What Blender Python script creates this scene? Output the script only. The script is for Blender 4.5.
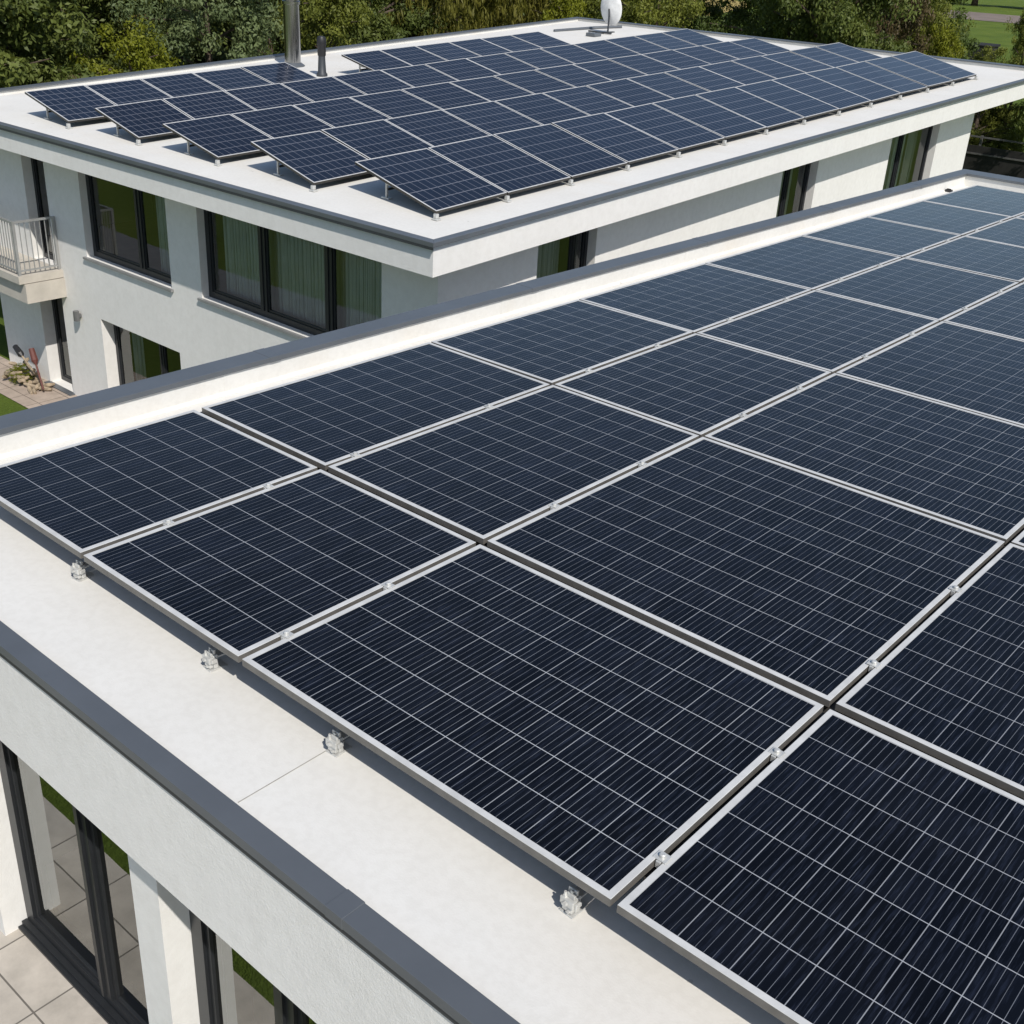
import bpy, bmesh, math, random
import numpy as np
from mathutils import Vector, Matrix
for o in list(bpy.data.objects): bpy.data.objects.remove(o)
SC = bpy.context.scene
COL = SC.collection
R = math.radians

# ------------------------------------------------------------------ camera, sky, sun, exposure
cam_d = bpy.data.cameras.new('camera'); cam = bpy.data.objects.new('camera', cam_d); COL.objects.link(cam)
cam_d.sensor_width = 36.0; cam_d.lens = 36.0 * 1135.876 / 1024.0
cam_d.clip_start = 0.05; cam_d.clip_end = 3000
cam.matrix_world = Matrix.Translation((0, 0, 9.15)) @ Matrix((
    (0.75332218, -0.33103186, 0.56826367), (0.65537681, 0.3060688, -0.6905093), (0.05465277, 0.8926028, 0.44751906))).to_4x4()
SC.camera = cam
SUN_EL, SUN_AZ = R(46), R(-26.5)          # azimuth measured from +x towards +y
SUN = Vector((math.cos(SUN_EL) * math.cos(SUN_AZ), math.cos(SUN_EL) * math.sin(SUN_AZ), math.sin(SUN_EL)))
W = bpy.data.worlds.new('World'); SC.world = W; W.use_nodes = True
nt = W.node_tree; bg = nt.nodes['Background']
sky = nt.nodes.new('ShaderNodeTexSky'); sky.sky_type = 'NISHITA'; sky.sun_disc = False
sky.sun_elevation = SUN_EL; sky.sun_rotation = math.atan2(SUN.x, SUN.y)
sky.air_density = 1.0; sky.dust_density = 0.7; sky.ozone_density = 1.2
nt.links.new(sky.outputs[0], bg.inputs[0]); bg.inputs[1].default_value = 0.112
sd = bpy.data.lights.new('sun', 'SUN'); sd.energy = 4.2; sd.angle = R(0.53); sd.color = (1.0, 0.95, 0.875)
so = bpy.data.objects.new('sun', sd); COL.objects.link(so); so.rotation_euler = SUN.to_track_quat('Z', 'Y').to_euler()
so.location = SUN * 60
SC.view_settings.view_transform = 'Standard'; SC.view_settings.look = 'None'
SC.view_settings.gamma = 1; SC.view_settings.exposure = -0.02; SC.view_settings.use_curve_mapping = False
SC.render.engine = 'CYCLES'
SC.cycles.caustics_reflective = False; SC.cycles.caustics_refractive = False; SC.cycles.max_bounces = 10; SC.cycles.transparent_max_bounces = 16; SC.cycles.glossy_bounces = 5

# ------------------------------------------------------------------ helpers
class MB:
    def __init__(s): s.v = []; s.f = []; s.m = []; s.uv = {}
    def poly(s, pts, mi=0, uv=None):
        i = len(s.v); s.v += [tuple(p) for p in pts]; s.f.append(tuple(range(i, i + len(pts)))); s.m.append(mi)
        if uv: s.uv[len(s.f) - 1] = uv
    def box(s, a, b, mi=0, M=None):
        x0, y0, z0 = a; x1, y1, z1 = b
        x0, x1 = min(x0, x1), max(x0, x1); y0, y1 = min(y0, y1), max(y0, y1); z0, z1 = min(z0, z1), max(z0, z1)
        P = [Vector(p) for p in ((x0,y0,z0),(x1,y0,z0),(x1,y1,z0),(x0,y1,z0),(x0,y0,z1),(x1,y0,z1),(x1,y1,z1),(x0,y1,z1))]
        if M: P = [M @ p for p in P]
        s.hexa(P, mi)
    def hexa(s, P, mi=0):
        i = len(s.v); s.v += [tuple(p) for p in P]
        for q in ((0,3,2,1),(4,5,6,7),(0,1,5,4),(1,2,6,5),(2,3,7,6),(3,0,4,7)):
            s.f.append(tuple(i + k for k in q)); s.m.append(mi)
    def prism(s, bot, top, mi=0):
        n = len(bot); i = len(s.v); s.v += [tuple(p) for p in bot] + [tuple(p) for p in top]
        s.f.append(tuple(i + k for k in reversed(range(n)))); s.m.append(mi)
        s.f.append(tuple(i + n + k for k in range(n))); s.m.append(mi)
        for k in range(n):
            l = (k + 1) % n; s.f.append((i + k, i + l, i + n + l, i + n + k)); s.m.append(mi)
    def tube(s, pts, r, n=10, mi=0, caps=True, radii=None):
        pts = [Vector(p) for p in pts]; rings = []
        for k, p in enumerate(pts):
            d = (pts[min(k + 1, len(pts) - 1)] - pts[max(k - 1, 0)]).normalized()
            u = d.orthogonal().normalized() if abs(d.z) < .99 else Vector((1, 0, 0)); u = (u - d * u.dot(d)).normalized(); w = d.cross(u)
            rr = radii[k] if radii else r; i = len(s.v)
            s.v += [tuple(p + u * rr * math.cos(2*math.pi*j/n) + w * rr * math.sin(2*math.pi*j/n)) for j in range(n)]; rings.append(i)
        for a, b in zip(rings, rings[1:]):
            for j in range(n):
                l = (j + 1) % n; s.f.append((a + j, a + l, b + l, b + j)); s.m.append(mi)
        if caps:
            s.f.append(tuple(rings[0] + j for j in reversed(range(n)))); s.m.append(mi)
            s.f.append(tuple(rings[-1] + j for j in range(n))); s.m.append(mi)
    def lathe(s, prof, c=(0, 0, 0), n=24, mi=0, M=None):
        rings = []
        for r_, z in prof:
            i = len(s.v)
            for j in range(n):
                p = Vector((r_ * math.cos(2*math.pi*j/n), r_ * math.sin(2*math.pi*j/n), z))
                if M: p = M @ p
                s.v.append(tuple(p + Vector(c)))
            rings.append(i)
        for a, b in zip(rings, rings[1:]):
            for j in range(n):
                l = (j + 1) % n; s.f.append((a + j, a + l, b + l, b + j)); s.m.append(mi)
    def build(s, name, mats, parent=None, smooth=False, bevel=0):
        me = bpy.data.meshes.new(name)
        off = Vector((0, 0, 0))
        if parent is not None: off = world_loc(parent)
        me.from_pydata([tuple(Vector(p) - off) for p in s.v], [], s.f)
        if not isinstance(mats, (list, tuple)): mats = [mats]
        for m in mats: me.materials.append(m)
        me.polygons.foreach_set('material_index', s.m)
        if s.uv:
            ul = me.uv_layers.new(name='UVMap')
            for fi, uvs in s.uv.items():
                p = me.polygons[fi]
                for li, q in zip(p.loop_indices, uvs): ul.data[li].uv = q
        if smooth: me.polygons.foreach_set('use_smooth', [True] * len(me.polygons))
        me.update()
        o = bpy.data.objects.new(name, me); COL.objects.link(o)
        if parent is not None: o.parent = parent
        if bevel:
            b = o.modifiers.new('bevel', 'BEVEL'); b.width = bevel; b.segments = 2; b.limit_method = 'ANGLE'
        return o
def world_loc(o):
    l = Vector((0, 0, 0))
    while o is not None: l = l + o.location; o = o.parent
    return l
def tag(o, label, cat, group=None, kind=None):
    if label: o['label'] = label
    if cat: o['category'] = cat
    if group: o['group'] = group
    if kind: o['kind'] = kind
    return o
def thing(name, label, cat, loc=(0, 0, 0), group=None):
    o = bpy.data.objects.new(name, None); COL.objects.link(o); o.location = loc; o.empty_display_size = .2
    return tag(o, label, cat, group)
def structure(o, label=None):
    o['kind'] = 'structure'
    if label: o['label'] = label
    return o
ORD = ['first', 'second', 'third', 'fourth', 'fifth', 'sixth', 'seventh', 'eighth', 'ninth', 'tenth', 'eleventh', 'twelfth', 'thirteenth', 'fourteenth', 'fifteenth', 'sixteenth']

# ------------------------------------------------------------------ materials
class NB:
    def __init__(s, name):
        s.m = bpy.data.materials.new(name); s.m.use_nodes = True; s.t = s.m.node_tree; s.b = s.t.nodes['Principled BSDF']; s.out = s.t.nodes['Material Output']
    def n(s, typ, **kw):
        o = s.t.nodes.new(typ)
        for k, v in kw.items(): setattr(o, k, v)
        return o
    def l(s, a, b): s.t.links.new(a, b)
    def math(s, op, a, b=None, c=None):
        o = s.n('ShaderNodeMath', operation=op)
        for i, x in enumerate((a, b, c)):
            if x is None: continue
            if isinstance(x, (int, float)): o.inputs[i].default_value = x
            else: s.l(x, o.inputs[i])
        return o.outputs[0]
    def mix(s, f, a, b, blend='MIX'):
        o = s.n('ShaderNodeMix', data_type='RGBA', blend_type=blend)
        for i, x in ((0, f), (6, a), (7, b)):
            if isinstance(x, (int, float)): o.inputs[i].default_value = x
            elif isinstance(x, (tuple, list)): o.inputs[i].default_value = (*x, 1)
            else: s.l(x, o.inputs[i])
        return o.outputs[2]
    def noise(s, scale, detail=4, rough=.55, vec=None, dim='3D'):
        o = s.n('ShaderNodeTexNoise'); o.inputs['Scale'].default_value = scale; o.inputs['Detail'].default_value = detail; o.inputs['Roughness'].default_value = rough
        if vec is not None: s.l(vec, o.inputs['Vector'])
        return o.outputs[0]
    def ramp(s, f, stops):
        o = s.n('ShaderNodeValToRGB'); e = o.color_ramp.elements
        e[0].position, e[0].color = stops[0][0], (*stops[0][1], 1); e[1].position, e[1].color = stops[-1][0], (*stops[-1][1], 1)
        for p, c in stops[1:-1]:
            q = e.new(p); q.color = (*c, 1)
        s.l(f, o.inputs[0]); return o.outputs[0]
    def geo(s, scale=(1, 1, 1), which='Position'):
        g = s.n('ShaderNodeNewGeometry') if which == 'Position' else s.n('ShaderNodeTexCoord')
        mp = s.n('ShaderNodeMapping'); mp.inputs['Scale'].default_value = scale
        s.l(g.outputs['Position' if which == 'Position' else which], mp.inputs[0]); return mp.outputs[0]
    def bump(s, h, strength=.3, dist=.01):
        o = s.n('ShaderNodeBump'); o.inputs['Strength'].default_value = strength; o.inputs['Distance'].default_value = dist
        s.l(h, o.inputs['Height']); s.l(o.outputs[0], s.b.inputs['Normal']); return o
    def set(s, **kw):
        for k, v in kw.items():
            k = {'rough': 'Roughness', 'metal': 'Metallic', 'spec': 'Specular IOR Level', 'coat': 'Coat Weight', 'coatr': 'Coat Roughness'}.get(k, k)
            if isinstance(v, (int, float)): s.b.inputs[k].default_value = v
            elif isinstance(v, tuple): s.b.inputs[k].default_value = (*v, 1)
            else: s.l(v, s.b.inputs[k])
        return s

def simple(name, col, rough=.5, metal=0, var=.12, scale=6, bump=0, bscale=60, spec=.5):
    k = NB(name); p = k.geo()
    n = k.noise(scale, 5, .6, p)
    c = k.ramp(n, [(.3, tuple(x * (1 - var) for x in col)), (.7, tuple(min(1, x * (1 + var)) for x in col))])
    k.set(**{'Base Color': c}, rough=rough, metal=metal, spec=spec)
    if bump: k.bump(k.noise(bscale, 3, .6, p), bump, .006)
    return k.m

def stucco(name, col, grain=70, strength=.5, dist=.006):
    k = NB(name); p = k.geo()
    n1 = k.noise(.7, 4, .6, p); n2 = k.noise(9, 4, .6, p)
    c = k.ramp(n1, [(.3, tuple(x * .955 for x in col)), (.65, col)])
    c = k.mix(.10, c, k.ramp(n2, [(.35, (.52, .5, .46)), (.6, (1, 1, 1))]), 'MULTIPLY')
    st = k.noise(1.0, 4, .65, k.geo((4.5, 4.5, .35)))                  # faint run marks down the wall
    c = k.mix(.07, c, k.ramp(st, [(.42, (1, 1, 1)), (.72, (.66, .64, .6))]), 'MULTIPLY')
    k.set(**{'Base Color': c}, rough=.9, spec=.2)
    g = k.math('ADD', k.noise(grain, 3, .6, p), k.math('MULTIPLY', k.noise(grain * .33, 2, .5, p), .7))
    k.bump(g, strength, dist)
    return k.m

def membrane():
    k = NB('roof_membrane'); p = k.geo()
    n1 = k.noise(1.1, 5, .62, p); n2 = k.noise(24, 4, .6, p); n3 = k.noise(.45, 3, .5, k.geo((1, 3, 1)))
    c = k.ramp(n1, [(.32, (.69, .678, .642)), (.6, (.73, .718, .682))])
    c = k.mix(k.math('MULTIPLY', k.ramp(n3, [(.52, (0, 0, 0)), (.78, (1, 1, 1))]), .28), c, (.70, .61, .49))
    c = k.mix(.11, c, k.ramp(n2, [(.38, (.62, .6, .56)), (.58, (1, 1, 1))]), 'MULTIPLY')
    sp = k.noise(7, 2, .4, p)
    c = k.mix(k.math('MULTIPLY', k.math('GREATER_THAN', sp, .765), .3), c, (.3, .27, .22))
    k.set(**{'Base Color': c}, rough=.85, spec=.25)
    k.bump(k.noise(110, 3, .6, p), .22, .003)
    return k.m

def cells(name, base, base2, line, nfing, wl, wf, fing, line_mix=1.0, both=1.0, rough=.12, dust=.0, spec=.30):
    """solar cells: uv counts whole cells; dark silicon, pale grid lines and thin contact fingers under glass"""
    k = NB(name); tc = k.n('ShaderNodeTexCoord'); sx = k.n('ShaderNodeSeparateXYZ'); k.l(tc.outputs['UV'], sx.inputs[0])
    u, v = sx.outputs[0], sx.outputs[1]
    def ln(x, w): return k.math('GREATER_THAN', k.math('ABSOLUTE', k.math('SUBTRACT', k.math('FRACT', x), .5)), .5 - w)
    oi = k.n('ShaderNodeObjectInfo'); pos = k.geo()
    cid = k.n('ShaderNodeCombineXYZ'); k.l(k.math('FLOOR', u), cid.inputs[0]); k.l(k.math('FLOOR', v), cid.inputs[1]); k.l(k.math('MULTIPLY', oi.outputs['Random'], 60), cid.inputs[2])
    wn = k.n('ShaderNodeTexWhiteNoise'); k.l(cid.outputs[0], wn.inputs[0])
    c = k.mix(wn.outputs[0], base, base2)
    # streaky grain running along the fingers
    cv = k.n('ShaderNodeCombineXYZ'); k.l(k.math('MULTIPLY', u, 16), cv.inputs[0]); k.l(k.math('MULTIPLY', v, 1.3), cv.inputs[1]); k.l(k.math('MULTIPLY', oi.outputs['Random'], 31), cv.inputs[2])
    stn = k.noise(1.0, 5, .68, cv.outputs[0])
    c = k.mix(k.math('MULTIPLY', k.ramp(stn, [(.5, (0, 0, 0)), (.8, (1, 1, 1))]), (.75 if nfing else .2)), c, tuple(x * (5.5 if nfing else 4) for x in base2))
    if nfing:
        cv2 = k.n('ShaderNodeCombineXYZ'); k.l(k.math('MULTIPLY', u, nfing * 1.0), cv2.inputs[0]); k.l(k.math('MULTIPLY', v, .30), cv2.inputs[1]); k.l(k.math('MULTIPLY', oi.outputs['Random'], 17), cv2.inputs[2])
        fs = k.ramp(k.noise(1.3, 2, .5, cv2.outputs[0]), [(.30, (.38,) * 3), (.66, (1,) * 3)])
        f = k.math('MULTIPLY', ln(k.math('MULTIPLY', u, nfing), wf), fs)
        c = k.mix(f, c, fing)
    lu, lv = ln(u, wl * both), ln(v, wl)
    lu = k.math('MULTIPLY', lu, .62)
    inu = k.math('MULTIPLY', lu, line_mix); inv = k.math('MULTIPLY', lv, line_mix)
    c = k.mix(k.math('MAXIMUM', inu, inv), c, line)
    c = k.mix(.55, c, k.ramp(oi.outputs['Random'], [(0, (.62, .62, .66)), (1, (1, 1, 1))]), 'MULTIPLY')
    d = k.ramp(k.noise(1.7, 5, .65, pos), [(.4, (0, 0, 0)), (.8, (1, 1, 1))])
    c = k.mix(k.math('MULTIPLY', d, dust), c, (.2, .19, .17))
    k.set(**{'Base Color': c}, rough=rough, spec=spec)
    r = k.ramp(k.noise(3.1, 4, .6, pos), [(.3, (rough * .7,) * 3), (.75, (rough * 1.7,) * 3)])
    k.l(r, k.b.inputs['Roughness'])
    return k.m

def glass(name, tint=(.55, .62, .6), ior=2.6, rough=0.0):
    k = NB(name); k.t.nodes.remove(k.b)
    fr = k.n('ShaderNodeFresnel'); fr.inputs[0].default_value = ior
    tr = k.n('ShaderNodeBsdfTransparent'); tr.inputs[0].default_value = (*tint, 1)
    gl = k.n('ShaderNodeBsdfGlossy'); gl.inputs['Roughness'].default_value = rough; gl.inputs[0].default_value = (.96, .98, .97, 1)
    bp = k.n('ShaderNodeBump'); bp.inputs['Strength'].default_value = .035; bp.inputs['Distance'].default_value = .02
    k.l(k.noise(1.4, 2, .5, k.geo()), bp.inputs['Height']); k.l(bp.outputs[0], gl.inputs['Normal'])
    mx = k.n('ShaderNodeMixShader'); k.l(fr.outputs[0], mx.inputs[0]); k.l(tr.outputs[0], mx.inputs[1]); k.l(gl.outputs[0], mx.inputs[2]); k.l(mx.outputs[0], k.out.inputs[0])
    return k.m

def leaf_mat(name, col, col2, trans=.3):
    k = NB(name); at = k.n('ShaderNodeAttribute', attribute_name='tint'); oi = k.n('ShaderNodeObjectInfo')
    f = k.math('ADD', k.math('MULTIPLY', at.outputs['Fac'], .8), k.math('MULTIPLY', oi.outputs['Random'], .2))
    c = k.mix(f, col, col2)
    k.set(**{'Base Color': c}, rough=.55, spec=.28)
    t = k.n('ShaderNodeBsdfTranslucent'); k.l(k.mix(.5, c, (.22, .24, .02)), t.inputs[0])
    mx = k.n('ShaderNodeMixShader'); mx.inputs[0].default_value = trans
    k.l(k.b.outputs[0], mx.inputs[1]); k.l(t.outputs[0], mx.inputs[2]); k.l(mx.outputs[0], k.out.inputs[0])
    return k.m

def lawn_mat():
    k = NB('lawn'); p = k.geo()
    n1 = k.noise(.18, 5, .6, p); n2 = k.noise(14, 4, .7, p); n3 = k.noise(.03, 3, .5, p)
    c = k.ramp(n1, [(.3, (.085, .130, .022)), (.55, (.125, .175, .030)), (.75, (.17, .20, .048))])
    c = k.mix(.5, c, k.ramp(n2, [(.3, (.4, .42, .35)), (.65, (1, 1, 1))]), 'MULTIPLY')
    k.set(**{'Base Color': c}, rough=.95, spec=.1); k.bump(k.noise(40, 3, .7, p), .8, .05)
    return k.m

def tile_mat(name, col, sx, sy, ox, oy, grout=.006):
    k = NB(name); p = k.geo(); s = k.n('ShaderNodeSeparateXYZ'); k.l(p, s.inputs[0])
    a = k.math('DIVIDE', k.math('ADD', s.outputs[0], ox), sx); b = k.math('DIVIDE', k.math('ADD', s.outputs[1], oy), sy)
    ga = k.math('GREATER_THAN', k.math('ABSOLUTE', k.math('SUBTRACT', k.math('FRACT', a), .5)), .5 - grout / sx)
    gb = k.math('GREATER_THAN', k.math('ABSOLUTE', k.math('SUBTRACT', k.math('FRACT', b), .5)), .5 - grout / sy)
    g = k.math('MAXIMUM', ga, gb)
    cid = k.n('ShaderNodeCombineXYZ'); k.l(k.math('FLOOR', a), cid.inputs[0]); k.l(k.math('FLOOR', b), cid.inputs[1])
    wn = k.n('ShaderNodeTexWhiteNoise'); k.l(cid.outputs[0], wn.inputs[0])
    c = k.ramp(k.noise(4, 6, .65, p), [(.3, tuple(x * .78 for x in col)), (.7, tuple(x * 1.12 for x in col))])
    c = k.mix(k.math('MULTIPLY', wn.outputs[0], .22), c, tuple(x * .7 for x in col))
    c = k.mix(g, c, tuple(x * .3 for x in col))
    k.set(**{'Base Color': c}, rough=.75, spec=.3); k.bump(k.noise(45, 4, .6, p), .15, .004)
    return k.m

M = {}
M['stucco'] = stucco('white_stucco', (.82, .81, .785), 95, .325, .006)
M['stucco_far'] = stucco('white_stucco_plain', (.80, .785, .755), 55, .35, .006)
M['membrane'] = membrane()
M['coping'] = simple('grey_sheet_metal', (.140, .153, .168), .42, .35, .08, 2.5, .03, 8)
M['coping_dark'] = simple('dark_drip_metal', (.05, .055, .062), .5, .2)
M['frame_dark'] = simple('anthracite_frame', (.022, .024, .027), .38, .1)
M['sill'] = simple('grey_sill_metal', (.30, .30, .30), .45, .3)
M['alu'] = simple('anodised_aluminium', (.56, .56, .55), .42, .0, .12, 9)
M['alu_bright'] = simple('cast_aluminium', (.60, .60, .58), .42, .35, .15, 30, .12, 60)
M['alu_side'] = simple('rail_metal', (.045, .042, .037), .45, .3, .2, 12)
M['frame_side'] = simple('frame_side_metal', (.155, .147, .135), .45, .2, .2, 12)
M['steel'] = NB('stainless_steel').set(**{'Base Color': (.36, .36, .36)}, rough=.18, metal=1).m
M['black'] = simple('black_plastic', (.018, .018, .02), .5)
M['cells_near'] = cells('dark_solar_cells', (.0026, .0033, .0056), (.0050, .0064, .0108), (.46, .48, .50), 6, .0092, .027, (.25, .27, .30), 1.0, 1.0, .11, .012, .17)
M['cells_far'] = cells('blue_solar_cells', (.0072, .0108, .0225), (.0098, .0145, .029), (.24, .25, .285), 0, .026, 0, (0, 0, 0), .8, 1.7, .10, .02, .14)
M['glass'] = glass('window_glass', (.88, .92, .91), 1.95)
M['glass_near'] = glass('coated_window_glass', (.45, .42, .38), 3.9)
M['curtain'] = simple('sheer_curtain', (.78, .83, .81), .9, 0, .06, 3)
M['curtain_white'] = simple('white_curtain', (.72, .71, .68), .9, 0, .05, 3)
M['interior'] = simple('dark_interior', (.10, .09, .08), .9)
M['wood_floor'] = simple('interior_floor', (.20, .14, .09), .6)
M['concrete'] = simple('beige_concrete', (.50, .46, .40), .85, 0, .1, 4, .15, 40)
M['rail'] = simple('pale_railing_metal', (.42, .42, .41), .4, .5)
M['lamp'] = simple('grey_lamp_metal', (.20, .20, .20), .4, .5)
M['lawn'] = lawn_mat()
M['terrace'] = tile_mat('terrace_tiles', (.52, .475, .415), .62, .31, .33, .17)
M['patio'] = tile_mat('patio_slabs', (.44, .36, .295), .6, .6, .1, .2, .008)
M['passage'] = tile_mat('bounce_paving_slabs', (.50, .47, .43), .5, .5, 0, 0, .006)
M['asphalt'] = simple('light_asphalt', (.17, .172, .178), .9, 0, .12, 1.5, .3, 30)
M['earthroad'] = simple('brown_road', (.19, .15, .125), .95, 0, .25, .2)
M['drygrass'] = simple('dry_field_grass', (.34, .255, .07), .95, 0, .25, .15)
M['bark'] = simple('bark', (.085, .062, .045), .9, 0, .35, 5, .5, 14)
M['bark_red'] = simple('reddish_pine_bark', (.24, .105, .055), .9, 0, .3, 5, .5, 14)
M['timber_dark'] = simple('dark_fence_timber', (.014, .013, .012), .8, 0, .4, 4, .3, 20)
M['timber_rail'] = simple('weathered_fence_rail', (.085, .083, .08), .8, 0, .3, 5)
M['log'] = simple('log_wood', (.33, .26, .18), .9, 0, .45, 9, .5, 30)
M['red'] = simple('red_paint', (.12, .04, .032), .7)
LEAF = {
 'oak': leaf_mat('dark_green_leaves', (.055, .080, .018), (.172, .205, .048), .30),
 'oak_back': leaf_mat('deep_green_leaves', (.036, .058, .014), (.100, .135, .032), .25),
 'olive': leaf_mat('grey_green_leaves', (.10, .138, .058), (.20, .245, .10), .28),
 'yellow': leaf_mat('yellow_green_leaves', (.140, .160, .012), (.250, .265, .022), .35),
 'lime': leaf_mat('olive_green_leaves', (.10, .12, .02), (.22, .24, .04), .32),
 'willow': leaf_mat('drooping_leaves', (.10, .100, .016), (.20, .185, .034), .32),
 'pine': leaf_mat('pine_needles', (.034, .050, .016), (.080, .094, .028), .2),
 'brown': leaf_mat('brown_leaves', (.070, .052, .026), (.150, .112, .050), .22),
}

# ------------------------------------------------------------------ the ground
def ss(a, b, x):
    t = max(0, min(1, (x - a) / (b - a))); return t * t * (3 - 2 * t)
def ground_h(x, y):
    up = ss(-14, -9, x) * (1 - ss(2.9, 7.5, y))
    return 2.94 * up
xs = sorted(set([-900, -600, -400, -300, -220, -160, -120, -90, -70, -55, -45, -36, -30, -26, -22, -19, -17] + [-16 + .5 * i for i in range(17)] + [-7, -6, -4, 0, 4, 8, 12, 18, 30, 50, 90, 150, 260, 450, 700]))
ys = sorted(set([-700, -400, -220, -120, -70, -45, -30, -22, -16, -12, -9, -6, -4, -2, 0, 1, 2] + [2.5 + .5 * i for i in range(12)] + [9, 11, 14, 18, 24, 30, 40, 55, 75, 100, 140, 190, 240, 300, 360, 430, 600, 900]))
g = MB()
g.v = [(x, y, ground_h(x, y)) for y in ys for x in xs]
nx = len(xs)
for j in range(len(ys) - 1):
    for i in range(nx - 1):
        g.f.append((j*nx + i, j*nx + i + 1, (j+1)*nx + i + 1, (j+1)*nx + i)); g.m.append(0)
structure(g.build('ground', M['lawn'], smooth=True), 'green lawn around both houses')
def sheet(name, pts, z, mat, label):
    m = MB(); m.poly([(x, y, z) for x, y in pts], 0); o = m.build(name, mat); return structure(o, label)
sheet('patio', [(-27.5, 10.30), (-9.2, 10.30), (-9.2, 11.42), (-27.5, 11.42)], .02, M['patio'], 'beige paved strip along the far house')
sheet('bounce_paving', [(-10.90, 8.0), (-6.72, 8.0), (-6.72, 33), (-10.90, 33)], .035, M['passage'], 'unseen pale paving added between the two houses to bounce neutral light')  # pale sheet added out of view so less green light bounces onto the walls
def arc_path():
    m = MB(); pts = []
    for i in range(15):
        t = i / 14; x = -48 + 33.6 * t; y = 1.2 + 2.4 * math.sin(t * math.pi * .9); pts.append((x, y))
    for (x0, y0), (x1, y1) in zip(pts, pts[1:]):
        m.poly([(x0, y0 - .2, .02), (x1, y1 - .2, .02), (x1, 8.3 + .12 * (x1 + 30) * .1, .02), (x0, 8.3 + .12 * (x0 + 30) * .1, .02)])
    return structure(m.build('driveway', M['asphalt']), 'curved grey driveway on the lawn')
arc_path()
tm = MB(); tm.box((-9.4, 1.70, 2.4), (6.5, 2.42, 2.97)); tm.box((-9.4, -14, 2.4), (6.5, .55, 2.965)); structure(tm.build('terrace', M['terrace']), 'tiled terrace strip below the near facade, plus added unseen bounce paving')  # second box is unseen paving, added to bounce warm neutral light onto the fascia
sheet('road', [(-300, 262), (-40, 256), (-40, 304), (-300, 312)], .06, M['earthroad'], 'brown road crossing far behind the lawn')
sheet('field', [(-190, 165), (-108, 172), (-140, 250), (-240, 250)], .05, M['drygrass'], 'dry yellow field far behind the trees')

# ------------------------------------------------------------------ walls with openings
def wall_grid(m, P, us, vs, holes, thick, mi=0):
    """P(u, v, d) -> point; holes = [(u0, u1, v0, v1)]; solid cells get faces front and back, and reveals at the holes"""
    us = sorted(set(us + [h[i] for h in holes for i in (0, 1)])); vs = sorted(set(vs + [h[i] for h in holes for i in (2, 3)]))
    def solid(i, j):
        if i < 0 or j < 0 or i >= len(us) - 1 or j >= len(vs) - 1: return False
        cu, cv = (us[i] + us[i+1]) / 2, (vs[j] + vs[j+1]) / 2
        return not any(h[0] < cu < h[1] and h[2] < cv < h[3] for h in holes)
    for i in range(len(us) - 1):
        for j in range(len(vs) - 1):
            if not solid(i, j): continue
            a, b, c, d = us[i], us[i+1], vs[j], vs[j+1]
            m.poly([P(a, c, 0), P(b, c, 0), P(b, d, 0), P(a, d, 0)], mi); m.poly([P(a, c, thick), P(a, d, thick), P(b, d, thick), P(b, c, thick)], mi)
            if not solid(i-1, j): m.poly([P(a, c, 0), P(a, d, 0), P(a, d, thick), P(a, c, thick)], mi)
            if not solid(i+1, j): m.poly([P(b, c, 0), P(b, c, thick), P(b, d, thick), P(b, d, 0)], mi)
            if not solid(i, j-1): m.poly([P(a, c, 0), P(a, c, thick), P(b, c, thick), P(b, c, 0)], mi)
            if not solid(i, j+1): m.poly([P(a, d, 0), P(b, d, 0), P(b, d, thick), P(a, d, thick)], mi)

def window(parent, P, u0, u1, v0, v1, dep, mulls, name='window', fw=.09, mw=.12, gmat='glass', sill=None, fd=.07, label=None, v1b=None):
    """a window set dep behind the wall face: frame and mullions (one mesh), glass pane, sill. P maps (u, v, depth)"""
    def bx(m, a, b, c, d, e, f):
        q = [P(a, c, e), P(b, c, e), P(b, c, f), P(a, c, f), P(a, d, e), P(b, d, e), P(b, d, f), P(a, d, f)]; m.hexa([Vector(t) for t in q])
    f = MB(); e0, e1 = dep, dep + fd
    bx(f, u0, u0 + fw, v0, v1, e0, e1); bx(f, u1 - fw, u1, v0, v1, e0, e1)
    bx(f, u0 + fw, u1 - fw, v0, v0 + fw, e0, e1); bx(f, u0 + fw, u1 - fw, v1 - fw, v1, e0, e1)
    for mu in mulls:
        bx(f, mu - mw/2, mu + mw/2, v0 + fw, v1 - fw, e0 - .004, e1)
        bx(f, mu - .012, mu + .012, v0 + fw, v1 - fw, e0 - .022, e0 - .004)
    edges = [u0 + fw] + [x for mu in mulls for x in (mu - mw/2, mu + mw/2)] + [u1 - fw]
    for a, b in zip(edges[::2], edges[1::2]):                            # inner sash profile, stepped back
        s_ = .035
        bx(f, a, a + s_, v0 + fw, v1 - fw, e0 + .02, e1 - .005); bx(f, b - s_, b, v0 + fw, v1 - fw, e0 + .02, e1 - .005)
        bx(f, a + s_, b - s_, v0 + fw, v0 + fw + s_, e0 + .02, e1 - .005); bx(f, a + s_, b - s_, v1 - fw - s_, v1 - fw, e0 + .02, e1 - .005)
    fo = f.build(name, M['frame_dark'], parent)
    p = MB(); p.poly([P(u0 + fw, v0 + fw, dep + .04), P(u1 - fw, v0 + fw, dep + .04), P(u1 - fw, v1 - fw, dep + .04), P(u0 + fw, v1 - fw, dep + .04)])
    p.build('pane', M[gmat], fo)
    if sill:
        s = MB(); bx(s, u0 - .06, u1 + .06, v0 - .045, v0 - .003, -sill, dep + .02); s.build('sill', M['sill'], fo)
    if label: fo['label'] = label
    return fo

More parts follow.
